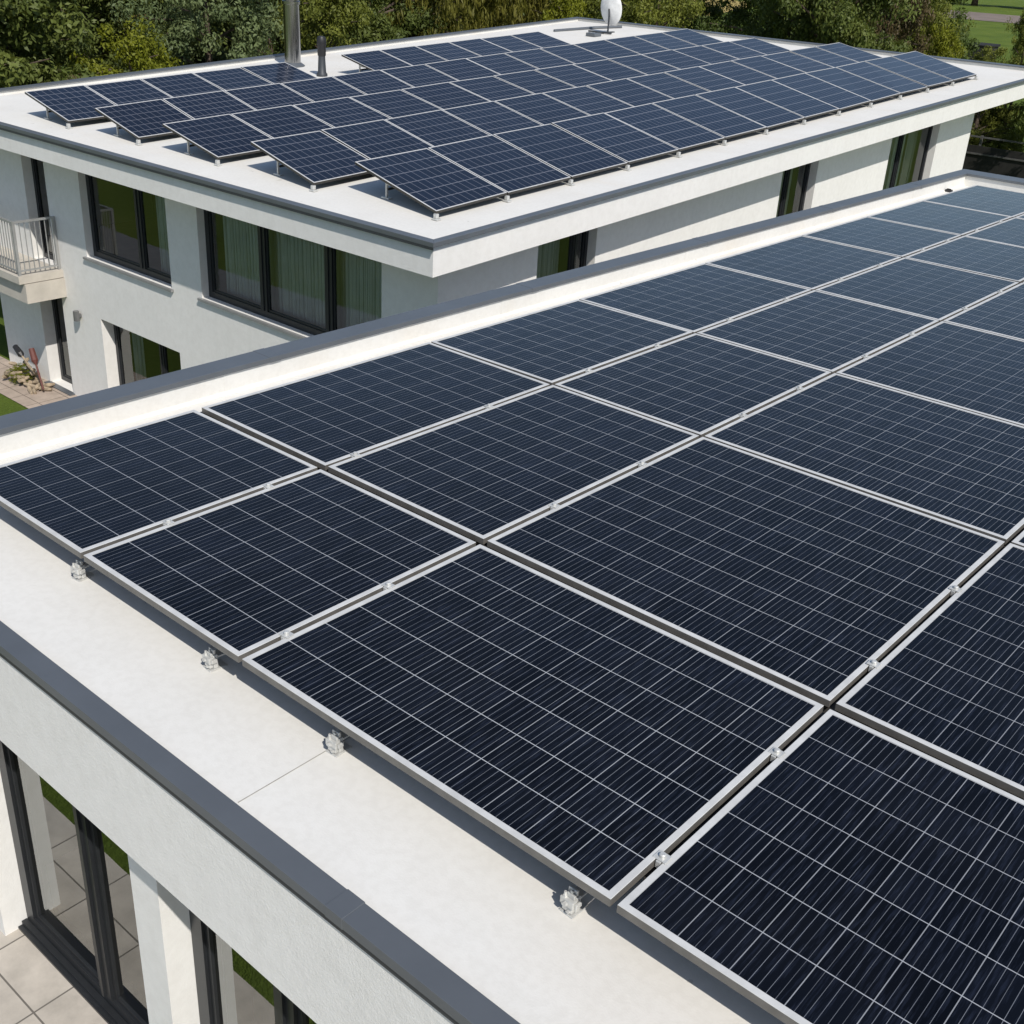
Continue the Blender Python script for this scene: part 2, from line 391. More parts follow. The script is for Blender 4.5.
def curtain(name, pts, z0, z1, mat, label, amp=.035, wave=.14, group=None):
    (xa, ya), (xb, yb) = pts; L = math.hypot(xb - xa, yb - ya); n = int(L / .02); m = MB(); rnd = random.Random(int(abs(xa * 100 + ya * 10)))
    dx, dy = (xb - xa) / L, (yb - ya) / L; ph = rnd.random() * 6
    c = []
    for i in range(n + 1):
        s = L * i / n; a = amp * (math.sin(2*math.pi*s/wave + ph + .8 * math.sin(s * 3.1)) + .4 * math.sin(2*math.pi*s/(wave * .61)))
        c.append((xa + dx * s - dy * a, ya + dy * s + dx * a))
    for (x0, y0), (x1, y1) in zip(c, c[1:]): m.poly([(x0, y0, z0), (x1, y1, z0), (x1, y1, z1), (x0, y0, z1)])
    o = m.build(name, mat, smooth=True); so_ = o.modifiers.new('thickness', 'SOLIDIFY'); so_.thickness = .004
    return tag(o, label, 'curtain', group)

# ------------------------------------------------------------------ near house (roof under the camera)
ZR = 6.13
nh = thing('near_house', 'white flat roofed house in the foreground with dark glazing below its roof edge', 'house', (-1, 8, 0))
XL, XR_, YF, YB = -6.70, 6.0, 1.90, 18.85
sx0 = [XL, XR_]
def PF(u, v, d): return (u, 2.30 + d, v)
w = MB()
hol = [(-5.99, -4.02, 2.97, 5.54), (-3.95, -1.93, 2.97, 5.54)]
# front wall plane sits behind the piers: only the parts right of the glazing are solid
wall_grid(w, lambda u, v, d: (u, 2.32 + d, v), [-1.85, XR_ - .3], [1.5, 5.56], [], .2)
w.box((XL, 2.18, 1.5), (-5.99, 2.52, 5.56)); w.box((-4.19, 2.18, 2.97), (-3.935, 2.52, 5.56)); w.box((-1.93, 2.18, 1.5), (-1.70, 2.315, 5.56))
w.box((XL, 2.52, 0), (XL + .28, YB - .3, 5.56)); w.box((XR_ - .3, 2.52, 0), (XR_, YB - .3, 5.56)); w.box((XL, YB - .3, 0), (XR_, YB, 5.56))
w.build('wall', M['stucco'], nh)
b = MB(); b.box((XL + .28, 2.55, 2.80), (XR_ - .3, YB - .3, 2.955)); b.build('floor', M['wood_floor'], nh)
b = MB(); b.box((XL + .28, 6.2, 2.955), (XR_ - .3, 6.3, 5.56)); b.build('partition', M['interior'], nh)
b = MB(); b.box((XL, YF, 5.44), (XR_, 2.10, ZR - .01)); b.box((XL, 2.10, 5.562), (XR_, YB, 5.70)); b.build('fascia', M['stucco'], nh)
rf = MB(); rf.box((XL + .2, 1.962, 5.75), (XR_, YB - .3, ZR))
rf.build('roof', M['membrane'], nh)
up = MB(); up.box((XL + .05, 2.03, 5.71), (XL + .215, YB, 6.285)); up.box((XL + .215, YB - .335, 5.71), (XR_, YB - .01, 6.285))
# small canted fillet where the membrane turns up the parapet
up.prism([(XL + .21, 2.03, ZR - .01), (XL + .24, 2.03, ZR + .0008), (XL + .21, 2.03, ZR + .03)][::-1], [(XL + .21, YB - .32, ZR - .01), (XL + .24, YB - .32, ZR + .0008), (XL + .21, YB - .32, ZR + .03)][::-1])
for yy in (4.6, 7.6, 10.6, 13.6, 16.6): up.box((XL + .2155, yy - .05, ZR + .002), (XL + .2172, yy + .05, 6.284))
up.build('parapet', M['membrane'], nh)
cp = MB()
xj = [XL - .02, -5.2, -2.22, .8, 3.8, XR_]
for a, b_ in zip(xj, xj[1:]): cp.box((a + .0015, YF - .032, ZR - .03), (b_ - .0015, 1.972, ZR + .018))
yj = [1.99, 5.0, 8.0, 11.0, 14.0, 16.8, YB + .04]
for a, b_ in zip(yj, yj[1:]): cp.box((XL + .035, a + .0015, 6.288), (XL + .235, b_ - .0015, 6.325))
cp.box((XL + .236, YB - .36, 6.288), (XR_, YB + .04, 6.325))
for b_ in yj[1:-1]: cp.box((XL + .033, b_ - .05, 6.287), (XL + .238, b_ + .05, 6.3275))
for b_ in xj[1:-1]: cp.box((b_ - .045, YF - .034, ZR - .031), (b_ + .045, 1.974, ZR + .0205))
co = cp.build('coping', M['coping'], nh, bevel=.002)
dr = MB(); dr.box((XL, YF - .016, ZR - .075), (XR_, YF - .0025, ZR - .031)); dr.build('drip_edge', M['coping_dark'], co)
sm = MB()
for x in (-2.915, .6, 3.9): sm.box((x - .002, 1.99, ZR + .0006), (x + .002, 17.8, ZR + .0022))
sm.build('roof_seam', simple('seam_line', (.34, .33, .30), .9), nh)
def PN(u, v, d): return (u, 2.34 + d, v)
window(nh, PN, -5.985, -4.195 + .12, 2.985, 5.556, 0, [-4.995], 'glazed_door', .10, .13, 'glass_near', None, .09)
window(nh, PN, -3.93, -1.94, 2.985, 5.556, 0, [-3.16], 'glazed_door', .10, .15, 'glass_near', None, .09)
tr = MB(); tr.box((-5.99, 2.27, 2.972), (-4.195, 2.338, 2.99)); tr.box((-5.99, 2.30, 2.99), (-4.195, 2.338, 3.02)); tr.box((-3.93, 2.27, 2.972), (-1.94, 2.338, 2.99)); tr.box((-3.93, 2.30, 2.99), (-1.94, 2.338, 3.02))
tr.build('door_track', M['frame_dark'], nh)
curtain('curtain', ((-3.79, 2.62), (-3.52, 2.64)), 2.97, 5.5, M['curtain_white'], 'pale curtain bunched behind the glazing below the near roof edge', .03, .09)

# ------------------------------------------------------------------ far house
K2 = .052
def z2(y, off=0): return 5.6 + K2 * (y - 10.6) + off
fh = thing('far_house', 'white two storey house with overhanging flat roof, balcony and dark windows', 'house', (-17, 20, 0))
RA, RB, RC, RD = (-10.36, 10.64), (-10.33, 34.05), (-26.72, 34.40), (-24.72, 10.62)
poly = [RA, RB, RC, RD]
cen = Vector((sum(p[0] for p in poly) / 4, sum(p[1] for p in poly) / 4))
def inset(d):
    res = []; n = len(poly)
    for i in range(n):
        p0, p1, p2 = Vector(poly[i-1]), Vector(poly[i]), Vector(poly[(i+1) % n])
        def nrm(a, b):
            e = (b - a).normalized(); q = Vector((-e.y, e.x)); return q if q.dot(cen - a) > 0 else -q
        n1, n2 = nrm(p0, p1), nrm(p1, p2); bis = (n1 + n2); bis = bis / (bis.dot(n1))
        res.append(p1 + bis * d)
    return res
def slab(d, lo, hi, mi=0):
    m = MB(); q = inset(d); m.prism([(p.x, p.y, z2(p.y, lo)) for p in q], [(p.x, p.y, z2(p.y, hi)) for p in q], mi); return m
slab(0, -.47, -.062).build('fascia', M['stucco_far'], fh)
slab(.11, -.061, -.002).build('roof', M['membrane'], fh)
def ring(din, dout, lo, hi, sides, lohi2=None):
    m = MB(); qi, qo = inset(din), inset(dout)
    for s in sides:
        a, b = s, (s + 1) % 4
        P = [(qo[a], lo), (qo[b], lo), (qi[b], lo), (qi[a], lo), (qo[a], hi), (qo[b], hi), (qi[b], hi), (qi[a], hi)]
        m.hexa([Vector((p.x, p.y, z2(p.y, z))) for p, z in P])
    return m
cp2 = ring(.07, -.065, -.05, .014, [0, 3]).build('coping', M['coping'], fh, bevel=.005)
ring(-.04, -.064, -.085, -.051, [3]).build('drip_edge', M['coping_dark'], cp2)
ring(.17, .01, -.06, .07, [1, 2]).build('parapet', M['membrane'], fh)
ring(.20, -.05, .071, .10, [1, 2]).build('coping', M['coping'], fh)
YW, XW, YE, XE = 11.40, -10.99, 31.0, -24.40
def P1(u, v, d): return (u, YW + d, v)
def P2(u, v, d): return (XW - d, u, v + K2 * (u - 10.6) * ((v - 0) / 5.13) if v > 4.9 else v)
win_up = [(-20.50, -17.66, 3.22, 5.02), (-16.74, -12.15, 3.26, 5.02)]
holes1 = win_up + [(-22.62, -21.76, 2.76, 5.0), (-20.25, -17.57, .25, 2.03), (-22.64, -21.69, .03, 2.12)]
w = MB(); wall_grid(w, P1, [XE, XW], [0, 5.145], holes1, .32)
def Pr(u, v, d): return (XW - d, u, v * (z2(u, -.47) + .0) / 5.13)
def inv(u, z): return z / (z2(u, -.47)) * 5.13
hr = [(13.60, 15.10, 3.2, 4.98), (21.15, 22.65, 3.0, 4.98), (26.15, 28.85, 3.0, 4.98)]
wall_grid(w, Pr, [YW + .321, YE], [0, 5.12], hr, .32)
w.poly([(XE, YW, 0), (XE - 1.5, YE, 0), (XE - 1.5, YE, z2(YE, -.47)), (XE, YW, z2(YW, -.47))]); w.poly([(XE - 1.5, YE, 0), (XW, YE, 0), (XW, YE, z2(YE, -.47)), (XE - 1.5, YE, z2(YE, -.47))])
w.build('wall', M['stucco_far'], fh)
m = MB(); m.box((XE - .8, YW + .33, 2.5), (XW - .33, YE - .1, 2.70)); m.box((XE - .3, YW + .33, .0), (XW - .33, YE - .1, .04)); m.build('floor', M['wood_floor'], fh)
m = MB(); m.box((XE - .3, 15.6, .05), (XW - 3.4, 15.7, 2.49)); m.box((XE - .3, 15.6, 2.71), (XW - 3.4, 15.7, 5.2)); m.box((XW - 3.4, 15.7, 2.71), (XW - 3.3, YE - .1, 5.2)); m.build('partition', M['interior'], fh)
window(fh, P1, -20.50, -17.66, 3.22, 5.02, .15, [-18.80], 'window', .11, .17, 'glass', .06)
window(fh, P1, -16.74, -12.15, 3.26, 5.02, .15, [-15.18, -13.52], 'window', .11, .17, 'glass', .06)
window(fh, P1, -20.25, -17.57, .25, 2.03, .26, [-18.60], 'window', .09, .13, 'glass', .04)
window(fh, P1, -22.62, -21.76, 2.77, 5.0, .20, [], 'balcony_door', .09, .1, 'glass')
window(fh, P1, -22.64, -21.69, .04, 2.12, .26, [], 'patio_door', .09, .1, 'glass')
for (a, b_, c, d), mu in zip(hr, ([14.75], [21.75], [27.15])):
    window(fh, Pr, a, b_, c, d, .17, mu, 'window', .07, .10, 'glass', .03)
m = MB(); m.box((-22.7, YW - .12, .022), (-21.63, YW + .02, .045)); m.build('threshold', M['coping'], fh)
# balcony
bal = MB(); bal.box((-25.4, 10.46, 2.60), (-21.50, YW - .002, 2.75))
bo = bal.build('balcony', M['concrete'], fh)
bb = MB(); bb.box((-25.3, 10.56, 2.20), (-21.47, YW - .002, 2.585)); bb.build('beam', M['concrete'], bo)
r_ = MB()
zt, zb = 3.80, 2.84
r_.box((-25.4, 10.50, zt - .025), (-21.55, 10.55, zt + .015)); r_.box((-21.595, 10.551, zt - .025), (-21.55, YW - .01, zt + .015))
r_.box((-25.4, 10.51, zb - .015), (-21.56, 10.54, zb + .015)); r_.box((-21.588, 10.545, zb - .015), (-21.557, YW - .01, zb + .015))
r_.box((-21.597, 10.498, 2.75), (-21.548, 10.552, zt - .026)); r_.box((-21.597, YW - .06, 2.75), (-21.552, YW - .012, zt - .026))
x = -21.68
while x > -25.3: r_.box((x - .007, 10.517, zb + .016), (x + .007, 10.533, zt - .026)); x -= .105
y = 10.65
while y < YW - .1: r_.box((-21.580, y - .007, zb + .016), (-21.566, y + .007, zt - .026)); y += .105
r_.build('railing', M['rail'], bo)
curtain('curtain', ((-18.55, 11.78), (-17.85, 11.78)), 2.72, 4.98, M['curtain'], 'sheer grey curtain in the right pane of the middle upstairs window', .03, .11)
curtain('curtain', ((-16.55, 11.80), (-12.35, 11.80)), 2.72, 4.98, M['curtain'], 'wide sheer grey curtain behind the large three pane corner window', .03, .12)
curtain('curtain', ((-20.05, 11.95), (-19.72, 11.95)), .1, 2.0, M['curtain_white'], 'narrow pale curtain at the left of the ground floor window', .03, .09)
curtain('curtain', ((-11.44, 21.05), (-11.44, 21.55)), 2.75, 5.3, M['curtain'], 'grey curtain in the middle window of the sunlit long wall', .03, .09)
curtain('curtain', ((-11.46, 21.95), (-11.44, 22.35)), 2.75, 5.3, M['curtain_white'], 'white curtain in the middle window of the sunlit long wall', .04, .10)
curtain('curtain', ((-11.44, 27.3), (-11.44, 28.0)), 2.75, 5.6, M['curtain'], 'thin grey curtain in the farthest window of the sunlit wall', .03, .10)
curtain('curtain', ((-11.44, 28.1), (-11.42, 28.55)), 2.75, 5.6, M['curtain_white'], 'white curtain at the right of the farthest window of the sunlit wall', .04, .10)
curtain('curtain', ((-11.44, 13.85), (-11.44, 14.72)), 2.75, 4.9, M['curtain'], 'grey curtain in the window nearest the white roof corner', .03, .11)

# ------------------------------------------------------------------ solar panels
def solar_panel(name, label, group, q, fw, th, nu, nv, cellmat, gap_in=.001):
    """q = four corners on top (along row, then across), seen counter-clockwise from above"""
    q = [Vector(p) for p in q]; c = sum(q, Vector()) / 4
    root = thing(name, label, 'solar panel', tuple(c), group)
    nrm = (q[1] - q[0]).cross(q[3] - q[0]).normalized()
    def ins(d):
        r = []
        for i in range(4):
            e1 = (q[(i+1) % 4] - q[i]).normalized(); e0 = (q[i-1] - q[i]).normalized(); r.append(q[i] + (e1 + e0) * d)
        return r
    i0, i1 = ins(.0015), ins(fw); m = MB(); dn = -nrm
    dd = [p + dn * .0022 for p in q]
    for k in range(4):
        l = (k + 1) % 4
        m.poly([i0[k], i0[l], i1[l], i1[k]]); m.poly([dd[k], dd[l], i0[l], i0[k]])
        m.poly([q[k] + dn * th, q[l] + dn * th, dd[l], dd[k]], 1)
        m.poly([i1[k], i1[l], i1[l] + dn * .004, i1[k] + dn * .004])
    m.poly([p + dn * th for p in reversed(q)], 1)
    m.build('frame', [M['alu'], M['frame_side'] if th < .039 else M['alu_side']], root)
    g_ = ins(fw - .001); s = MB()
    a, b = (q[1] - q[0]).length - 2 * fw, (q[3] - q[0]).length - 2 * fw
    eu, ev = gap_in * nu / a, gap_in * nv / b
    s.poly([p + dn * .003 for p in g_], 0, [(-eu, -ev), (nu + eu, -ev), (nu + eu, nv + ev), (-eu, nv + ev)])
    s.build('cell_sheet', cellmat, root)
    return root

ZP = 6.35
LX = [-5.94, -4.70, -3.44, -1.446, .55, 2.55]
FY = [2.396, 3.955, 6.075, 7.945, 10.03, 12.08, 13.77, 15.48, 17.44]
GX = .014
ncol = [6, 6, 10, 10, 10]
nrow = [7, 10, 9, 10, 10, 8, 8, 9]
ROWN = ['narrow row beside the back parapet', 'second row from the back parapet', 'third row, counted from the back parapet', 'wide row nearest the camera']
last = [8, 8, 6, 4]
sizew = ['narrow', 'narrow', 'wide', 'wide']
for i in range(4):
    for j in range(last[i]):
        x0, x1 = LX[i] + GX, LX[i+1] - GX
        y0, y1 = FY[j] + .012, FY[j+1] - .012
        if j == 0: y1 -= .026
        if j == 1: y0 += .008
        tilt = random.Random(i * 10 + j).uniform(-.004, .004)
        lab = 'near-roof panel, %s from the front eave, %s' % (ORD[j], ROWN[i])
        solar_panel('solar_panel', lab, 'dark solar panels on the near roof', [(x0, y0, ZP), (x1, y0, ZP + tilt), (x1, y1, ZP + tilt), (x0, y1, ZP)], .026, .036, ncol[i], nrow[j], M['cells_near'])
# mounting rails carrying the near panels, one long rail per seam
for k, xx in enumerate(LX[:5]):
    m = MB(); ye = FY[last[min(k, 3)]] - .1
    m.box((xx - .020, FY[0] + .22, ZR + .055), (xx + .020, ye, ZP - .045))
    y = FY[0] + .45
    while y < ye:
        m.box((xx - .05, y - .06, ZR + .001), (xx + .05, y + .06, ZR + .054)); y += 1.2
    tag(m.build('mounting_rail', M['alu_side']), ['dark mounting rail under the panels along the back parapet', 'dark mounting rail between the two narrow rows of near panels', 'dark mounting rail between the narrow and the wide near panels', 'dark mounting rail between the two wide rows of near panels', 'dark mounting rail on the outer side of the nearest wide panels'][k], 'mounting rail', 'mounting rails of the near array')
def front_clamp():
    r = thing('roof_clamp', 'x', 'clamp', (0, 0, 0), 'silver roof clamps along the front of the near array')
    a = MB(); a.box((-.034, -.050, .001), (.034, .05, .010)); a.box((-.024, -.022, .010), (.026, .004, .120)); a.box((-.034, -.050, .060), (.030, -.022, .108)); a.box((-.026, -.044, .018), (.022, -.022, .052))
    a.box((-.024, .004, .090), (.024, .12, .104)); a.box((-.016, -.034, .108), (.022, -.018, .138)); a.box((-.022, -.018, .120), (.020, -.003, .160)); a.box((.030, -.040, .066), (.040, -.006, .098))
    a.build('bracket', M['alu_bright'], r, bevel=.0035)
    b = MB(); b.lathe([(0, 0), (.010, 0), (.010, .009), (.006, .010), (.006, .03), (0, .03)], (-.020, -.036, .1085), 6); b.build('bolt', M['alu_bright'], r)
    for p0, p1, rr in (((-.004, -.0505, .085), (-.004, -.064, .085), .012), ((.010, -.0445, .034), (.010, -.055, .034), .009), ((.004, -.0185, .15), (.004, -.030, .152), .008)):
        b = MB(); b.tube([p0, p1], rr, 6); b.build('bolt', M['alu_bright'], r)
    r.scale = (.95, .9, .64)
    return r
def copy_thing(r, loc, rz=0, label=None):
    n = r.copy(); COL.objects.link(n); n.location = loc; n.rotation_euler = (0, 0, rz)
    if label: n['label'] = label
    for ch in r.children:
        c = ch.copy(); COL.objects.link(c); c.parent = n
        for gch in ch.children:
            d = gch.copy(); COL.objects.link(d); d.parent = c
    return n
c0 = front_clamp()
spots = [(-4.85, 2.475, .12), (-3.73, 2.475, -.1), (-2.885, 2.475, .05), (-1.645, 2.475, -.06)]
labs = ['silver roof clamp farthest from the camera on the front panel edge', 'silver roof clamp near the front panel seam, before the roof joint', 'silver roof clamp where the fine roof joint meets the panel edge', 'silver roof clamp closest to the camera on the front panel edge']
for i, ((x, y, rz), lb) in enumerate(zip(spots, labs)):
    if i == 0: c0.location = (x, y, ZR); c0.rotation_euler = (0, 0, rz); c0['label'] = lb
    else: copy_thing(c0, (x, y, ZR), rz, lb)
def mid_clamp():
    r = thing('panel_clamp', 'small silver clamp in the seam between near solar panels', 'clamp', (0, 0, 0), 'small clamps between the near panels')
    a = MB(); a.box((-.027, -.022, .0), (.027, .022, .006)); a.box((-.010, -.028, -.03), (.010, .028, 0)); a.build('plate', M['alu_bright'], r, bevel=.002)
    b = MB(); b.lathe([(0, 0), (.013, 0), (.013, .010), (.009, .013), (0, .013)], (0, 0, .006), 12); b.build('bolt', M['alu_bright'], r)
    return r
k0 = None
for xx, yl in ((LX[3], [2.69, 3.49, 4.37, 5.32, 6.7, 7.4]), (LX[2], [2.66, 3.28, 4.55, 5.4, 6.6, 7.4, 8.5, 9.4, 10.6, 11.5]), (LX[1], [2.9, 3.55, 4.2, 5.4, 6.5, 7.4, 8.5, 9.5, 10.6, 11.5, 12.6, 13.3, 14.2, 15.0])):
    for yy in yl:
        if k0 is None: k0 = mid_clamp(); k0.location = (xx, yy, ZP + .001)
        else: copy_thing(k0, (xx, yy, ZP + .001), random.Random(int(yy * 100)).uniform(-.12, .12))

rowsd = [
 ('R1a', (-22.03, 11.34), (-20.42, 11.28), (-22.15, 17.75), (-20.50, 17.75), 5),
 ('R1b', (-22.30, 19.57), (-20.80, 19.60), (-22.50, 27.20), (-20.90, 27.30), 6),
 ('R2', (-19.63, 11.38), (-18.28, 11.37), (-20.20, 31.40), (-18.50, 31.40), 14),
 ('R3', (-17.53, 11.38), (-16.00, 11.37), (-17.66, 31.00), (-16.00, 31.10), 14),
 ('R4', (-15.32, 11.52), (-13.57, 11.33), (-15.50, 31.95), (-13.80, 31.90), 14),
 ('R5', (-13.09, 11.72), (-11.12, 11.45), (-13.20, 31.80), (-11.23, 31.20), 13)]
RN = {'R1a': 'rear row left of the steel flue', 'R1b': 'rear row right of the black vent', 'R2': 'second row from the rear', 'R3': 'middle row', 'R4': 'second row from the sunny edge', 'R5': 'row along the sunny edge'}
mounts = []
for nm, HL, LL, HR, LR, n in rowsd:
    for k in range(n):
        t0, t1 = k / n, (k + 1) / n
        H0, H1 = Vector(HL).lerp(Vector(HR), t0), Vector(HL).lerp(Vector(HR), t1); L0, L1 = Vector(LL).lerp(Vector(LR), t0), Vector(LL).lerp(Vector(LR), t1)
        ga = (H1 - H0).normalized() * .013
        H0, H1, L0, L1 = H0 + ga, H1 - ga, L0 + ga, L1 - ga
        jr = random.Random(k * 7 + len(nm) * 31 + int(HL[0] * 9)); jz = [jr.uniform(-.007, .007) for _ in range(4)]
        f3 = lambda p, o: (p.x, p.y, z2(p.y, o))
        lb = 'far-roof panel, %s from left in the %s' % (ORD[k], RN[nm])
        hi_o, lo_o = .45, .13
        # along the row first, then across; counter-clockwise from above
        solar_panel('solar_panel', lb, 'blue tilted solar panels on the far roof', [f3(L0, lo_o + jz[0]), f3(L1, lo_o + jz[1]), f3(H1, hi_o + jz[2]), f3(H0, hi_o + jz[3])], .022, .04, 10 if n > 6 else 8, 6, M['cells_far'], .001)
    mounts.append((nm, HL, LL, HR, LR, n))
def mount(loc_l, loc_h, label, group):
    (xl, yl), (xh, yh) = loc_l, loc_h
    r = thing('panel_mount', label, 'panel mount', (xl, yl, z2(yl)), group)
    a = MB(); zz = z2(yl); a.box((xl - .05, yl - .05, zz), (xl + .06, yl + .04, zz + .025)); a.box((xl - .03, yl - .035, zz + .025), (xl + .03, yl + .02, zz + .088)); a.build('front_foot', M['alu_bright'], r, bevel=.006)
    if xh is not None:
        X = xl + (xh - xl) * .70; Y = yl + (yh - yl) * .70; zh = z2(Y)
        b = MB(); b.box((X - .08, Y - .04, zh), (X + .08, Y + .04, zh + .02)); b.box((X - .014, Y - .016, zh + .02), (X + .014, Y + .016, zh + .315)); b.box((X + .014, Y - .02, zh + .2), (X + .16, Y + .03, zh + .29)); b.build('rear_leg', M['alu_bright'], r)
        c = MB(); c.tube([(X, Y + .01, zh + .13), (X, Y + 1.2, z2(Y + 1.2) + .13)], .018, 6); c.tube([(X + .05, Y + .03, zh + .24), (X + .05, Y + 1.2, z2(Y + 1.2) + .24)], .016, 6); c.build('strut', M['alu_side'], r)
    return r
for nm, HL, LL, HR, LR, n in mounts:
    if nm == 'R5': continue
    mount((LL[0] - .02, LL[1] + .02), (HL[0], HL[1] + .26), 'silver panel mount at the left end of the %s' % RN[nm], 'silver panel mounts on the far roof')
_, HL, LL, HR, LR, n = mounts[-1]
for k in range(n + 1):
    p = Vector(LL).lerp(Vector(LR), k / n); h = Vector(HL).lerp(Vector(HR), k / n)
    if k == 0: p.y += .02; h.y += .26
    mount((p.x, p.y), (h.x, h.y) if k in (0,) else (None, None), 'silver mount foot, %s from the left along the sunny edge' % ORD[k], 'silver panel mounts on the far roof')

# ------------------------------------------------------------------ roof equipment on the far house
fl = thing('flue_pipe', 'tall stainless steel flue pipe rising from the far roof', 'flue', (-24.16, 19.6, z2(19.6)))
zb = z2(19.6)
m = MB(); m.lathe([(.20, 0), (.20, 1.42), (.225, 1.43), (.225, 1.50), (.205, 1.52), (.205, 1.60), (.235, 1.61), (.235, 1.69), (.21, 1.71), (.21, 3.0), (.0, 3.0)], (-24.16, 19.6, zb), 28); m.build('pipe', M['steel'], fl, smooth=True).modifiers.new('es', 'EDGE_SPLIT').split_angle = R(40)
m = MB(); m.lathe([(.30, .001), (.30, .03), (.21, .09), (.203, .09)], (-24.16, 19.6, zb), 28); m.build('flashing', M['coping'], fl)
zb = z2(19.05)
vt = thing('vent_pipe', 'short black capped vent pipe beside the steel flue', 'vent', (-22.4, 19.05, zb))
m = MB(); m.lathe([(.13, 0), (.13, .05), (.10, .09), (.082, .45), (.082, .47)], (-22.4, 19.05, zb), 18); m.build('base', M['coping_dark'], vt, smooth=True)
m = MB(); m.lathe([(.08, .44), (.10, .47), (.10, .68), (.115, .70), (.115, .82), (.085, .88), (0, .90)], (-22.4, 19.05, zb), 18); m.build('cap', M['black'], vt, smooth=True).modifiers.new('es', 'EDGE_SPLIT').split_angle = R(40)
dx, dy = -23.57, 32.0; zb = z2(dy)
ds = thing('satellite_dish', 'white satellite dish on a short mast at the back of the far roof', 'satellite dish', (dx, dy, zb))
face = Vector((-.02, .97, .16)).normalized(); up_ = Vector((0, 0, 1)); rt = face.cross(up_).normalized(); u2 = rt.cross(face).normalized()
MD = Matrix((rt, u2, face)).transposed()
m = MB(); prof = [(r0, .16 * (r0 / .46) ** 2 - .03) for r0 in (.0, .1, .2, .3, .38, .44, .46)] + [(.475, .135), (.465, .12), (.38, .07), (.2, -.01), (0, -.055)]
cdish = Vector((dx, dy, zb + .72)); Mell = MD @ Matrix.Diagonal((.88, 1.10, .6))
m.lathe(prof, cdish, 32, 0, Mell); m.build('reflector', simple('dish_white', (.78, .78, .77), .5), ds, smooth=True)
m = MB(); m.tube([(dx, dy, zb), (dx, dy, zb + .5), cdish - face * .04], .028, 10); m.build('mast', M['coping_dark'], ds)
m = MB(); feed = cdish + face * .42 + u2 * -.12; m.tube([cdish - u2 * .48 + face * .12, feed], .018, 8); m.tube([feed, feed - face * .12 + u2 * .05], .035, 10); m.build('feed_arm', M['alu'], ds)
m = MB(); m.box((dx - .55, dy - .32, zb), (dx + .35, dy - .26, zb + .05)); m.box((dx - .06, dy - .6, zb + .0), (dx + .02, dy + .35, zb + .045)); m.build('base', M['coping_dark'], ds)
pb = MB(); pb.box((-23.5, 30.75, z2(30.9)), (-23.15, 31.1, z2(30.9) + .10)); tag(pb.build('junction_box', M['coping'], bevel=.01), 'flat grey box on the far roof in front of the dish', 'box')
cb = MB(); cb.tube([(-24.9, 30.9, z2(30.9) + .03), (-24.6, 32.6, z2(32.6) + .04), (-24.2, 33.6, z2(33.6) + .04)], .045, 8); tag(cb.build('cable_conduit', M['coping']), 'grey conduit lying on the far roof behind the dish', 'conduit')
wl = thing('wall_lamp', 'small grey wall lamp between balcony and ground floor window', 'lamp', (-21.0, YW, 1.93))
m = MB(); m.lathe([(0, -.10), (.06, -.10), (.06, .10), (0, .10)], (-21.0, YW - .10, 1.93), 16); m.build('shade', M['lamp'], wl)
m = MB(); m.box((-21.03, YW - .06, 1.90), (-20.97, YW - .002, 1.96)); m.build('bracket', M['lamp'], wl)
# small fittings by the far corner of the near roof
for (px_, py_, zz_, lb) in ((-6.42, 17.75, ZR + .001, 'small black cable clip by the far corner of the near roof'), (-6.15, 16.95, ZR + .001, 'black cable clip beside the farthest panel of the near roof')):
    m = MB(); m.box((px_ - .05, py_ - .03, zz_), (px_ + .05, py_ + .03, zz_ + .035)); m.tube([(px_ - .03, py_, zz_ + .036), (px_ + .03, py_, zz_ + .036)], .014, 8)
    tag(m.build('cable_clip', M['black']), lb, 'clip', 'black clips on the near roof')

# ------------------------------------------------------------------ things on the patio
rnd = random.Random(4)
lp = MB()
for i in range(26):
    t = i / 25; cx = -23.6 + 1.15 * rnd.random() ** .8 * 1.0 + .25 * t; cy = 10.72 + rnd.random() * .5; cz = .07 + max(0, .42 - abs(cx + 23.1) * .55) * rnd.random()
    a = rnd.random() * 3.1; L = .08 + .12 * rnd.random(); d = Vector((math.cos(a), math.sin(a), rnd.uniform(-.3, .3))) * L
    c = Vector((cx, cy, cz)); lp.tube([c - d, c - d * .3, c + d * .4, c + d], .06, 7, radii=[.03, .035 + .03 * rnd.random(), .045, .025])
tag(lp.build('log_pile', M['log']), 'heap of pale logs and sticks against the far house wall', 'log pile')
def garden_tool(name, a, b, hm, hd, lab):
    a, b = Vector(a), Vector(b); r = thing(name, lab, 'garden tool', tuple(a))
    m = MB(); m.tube([a, b], .022, 8); m.build('handle', hm, r)
    d = (b - a).normalized(); m = MB(); m.tube([b, b + d * .08, b + d * .34], .04, 8, radii=[.03, .075, .06]); m.build('head', hd, r)
    return r
garden_tool('garden_spade', (-22.55, 11.0, .40), (-23.00, 11.03, .60), M['log'], M['black'], 'dark spade leaning against the wall behind the log heap')
garden_tool('garden_fork', (-22.10, 10.95, .12), (-22.38, 11.0, .60), M['red'], M['red'], 'red garden tool leaning on the log heap')

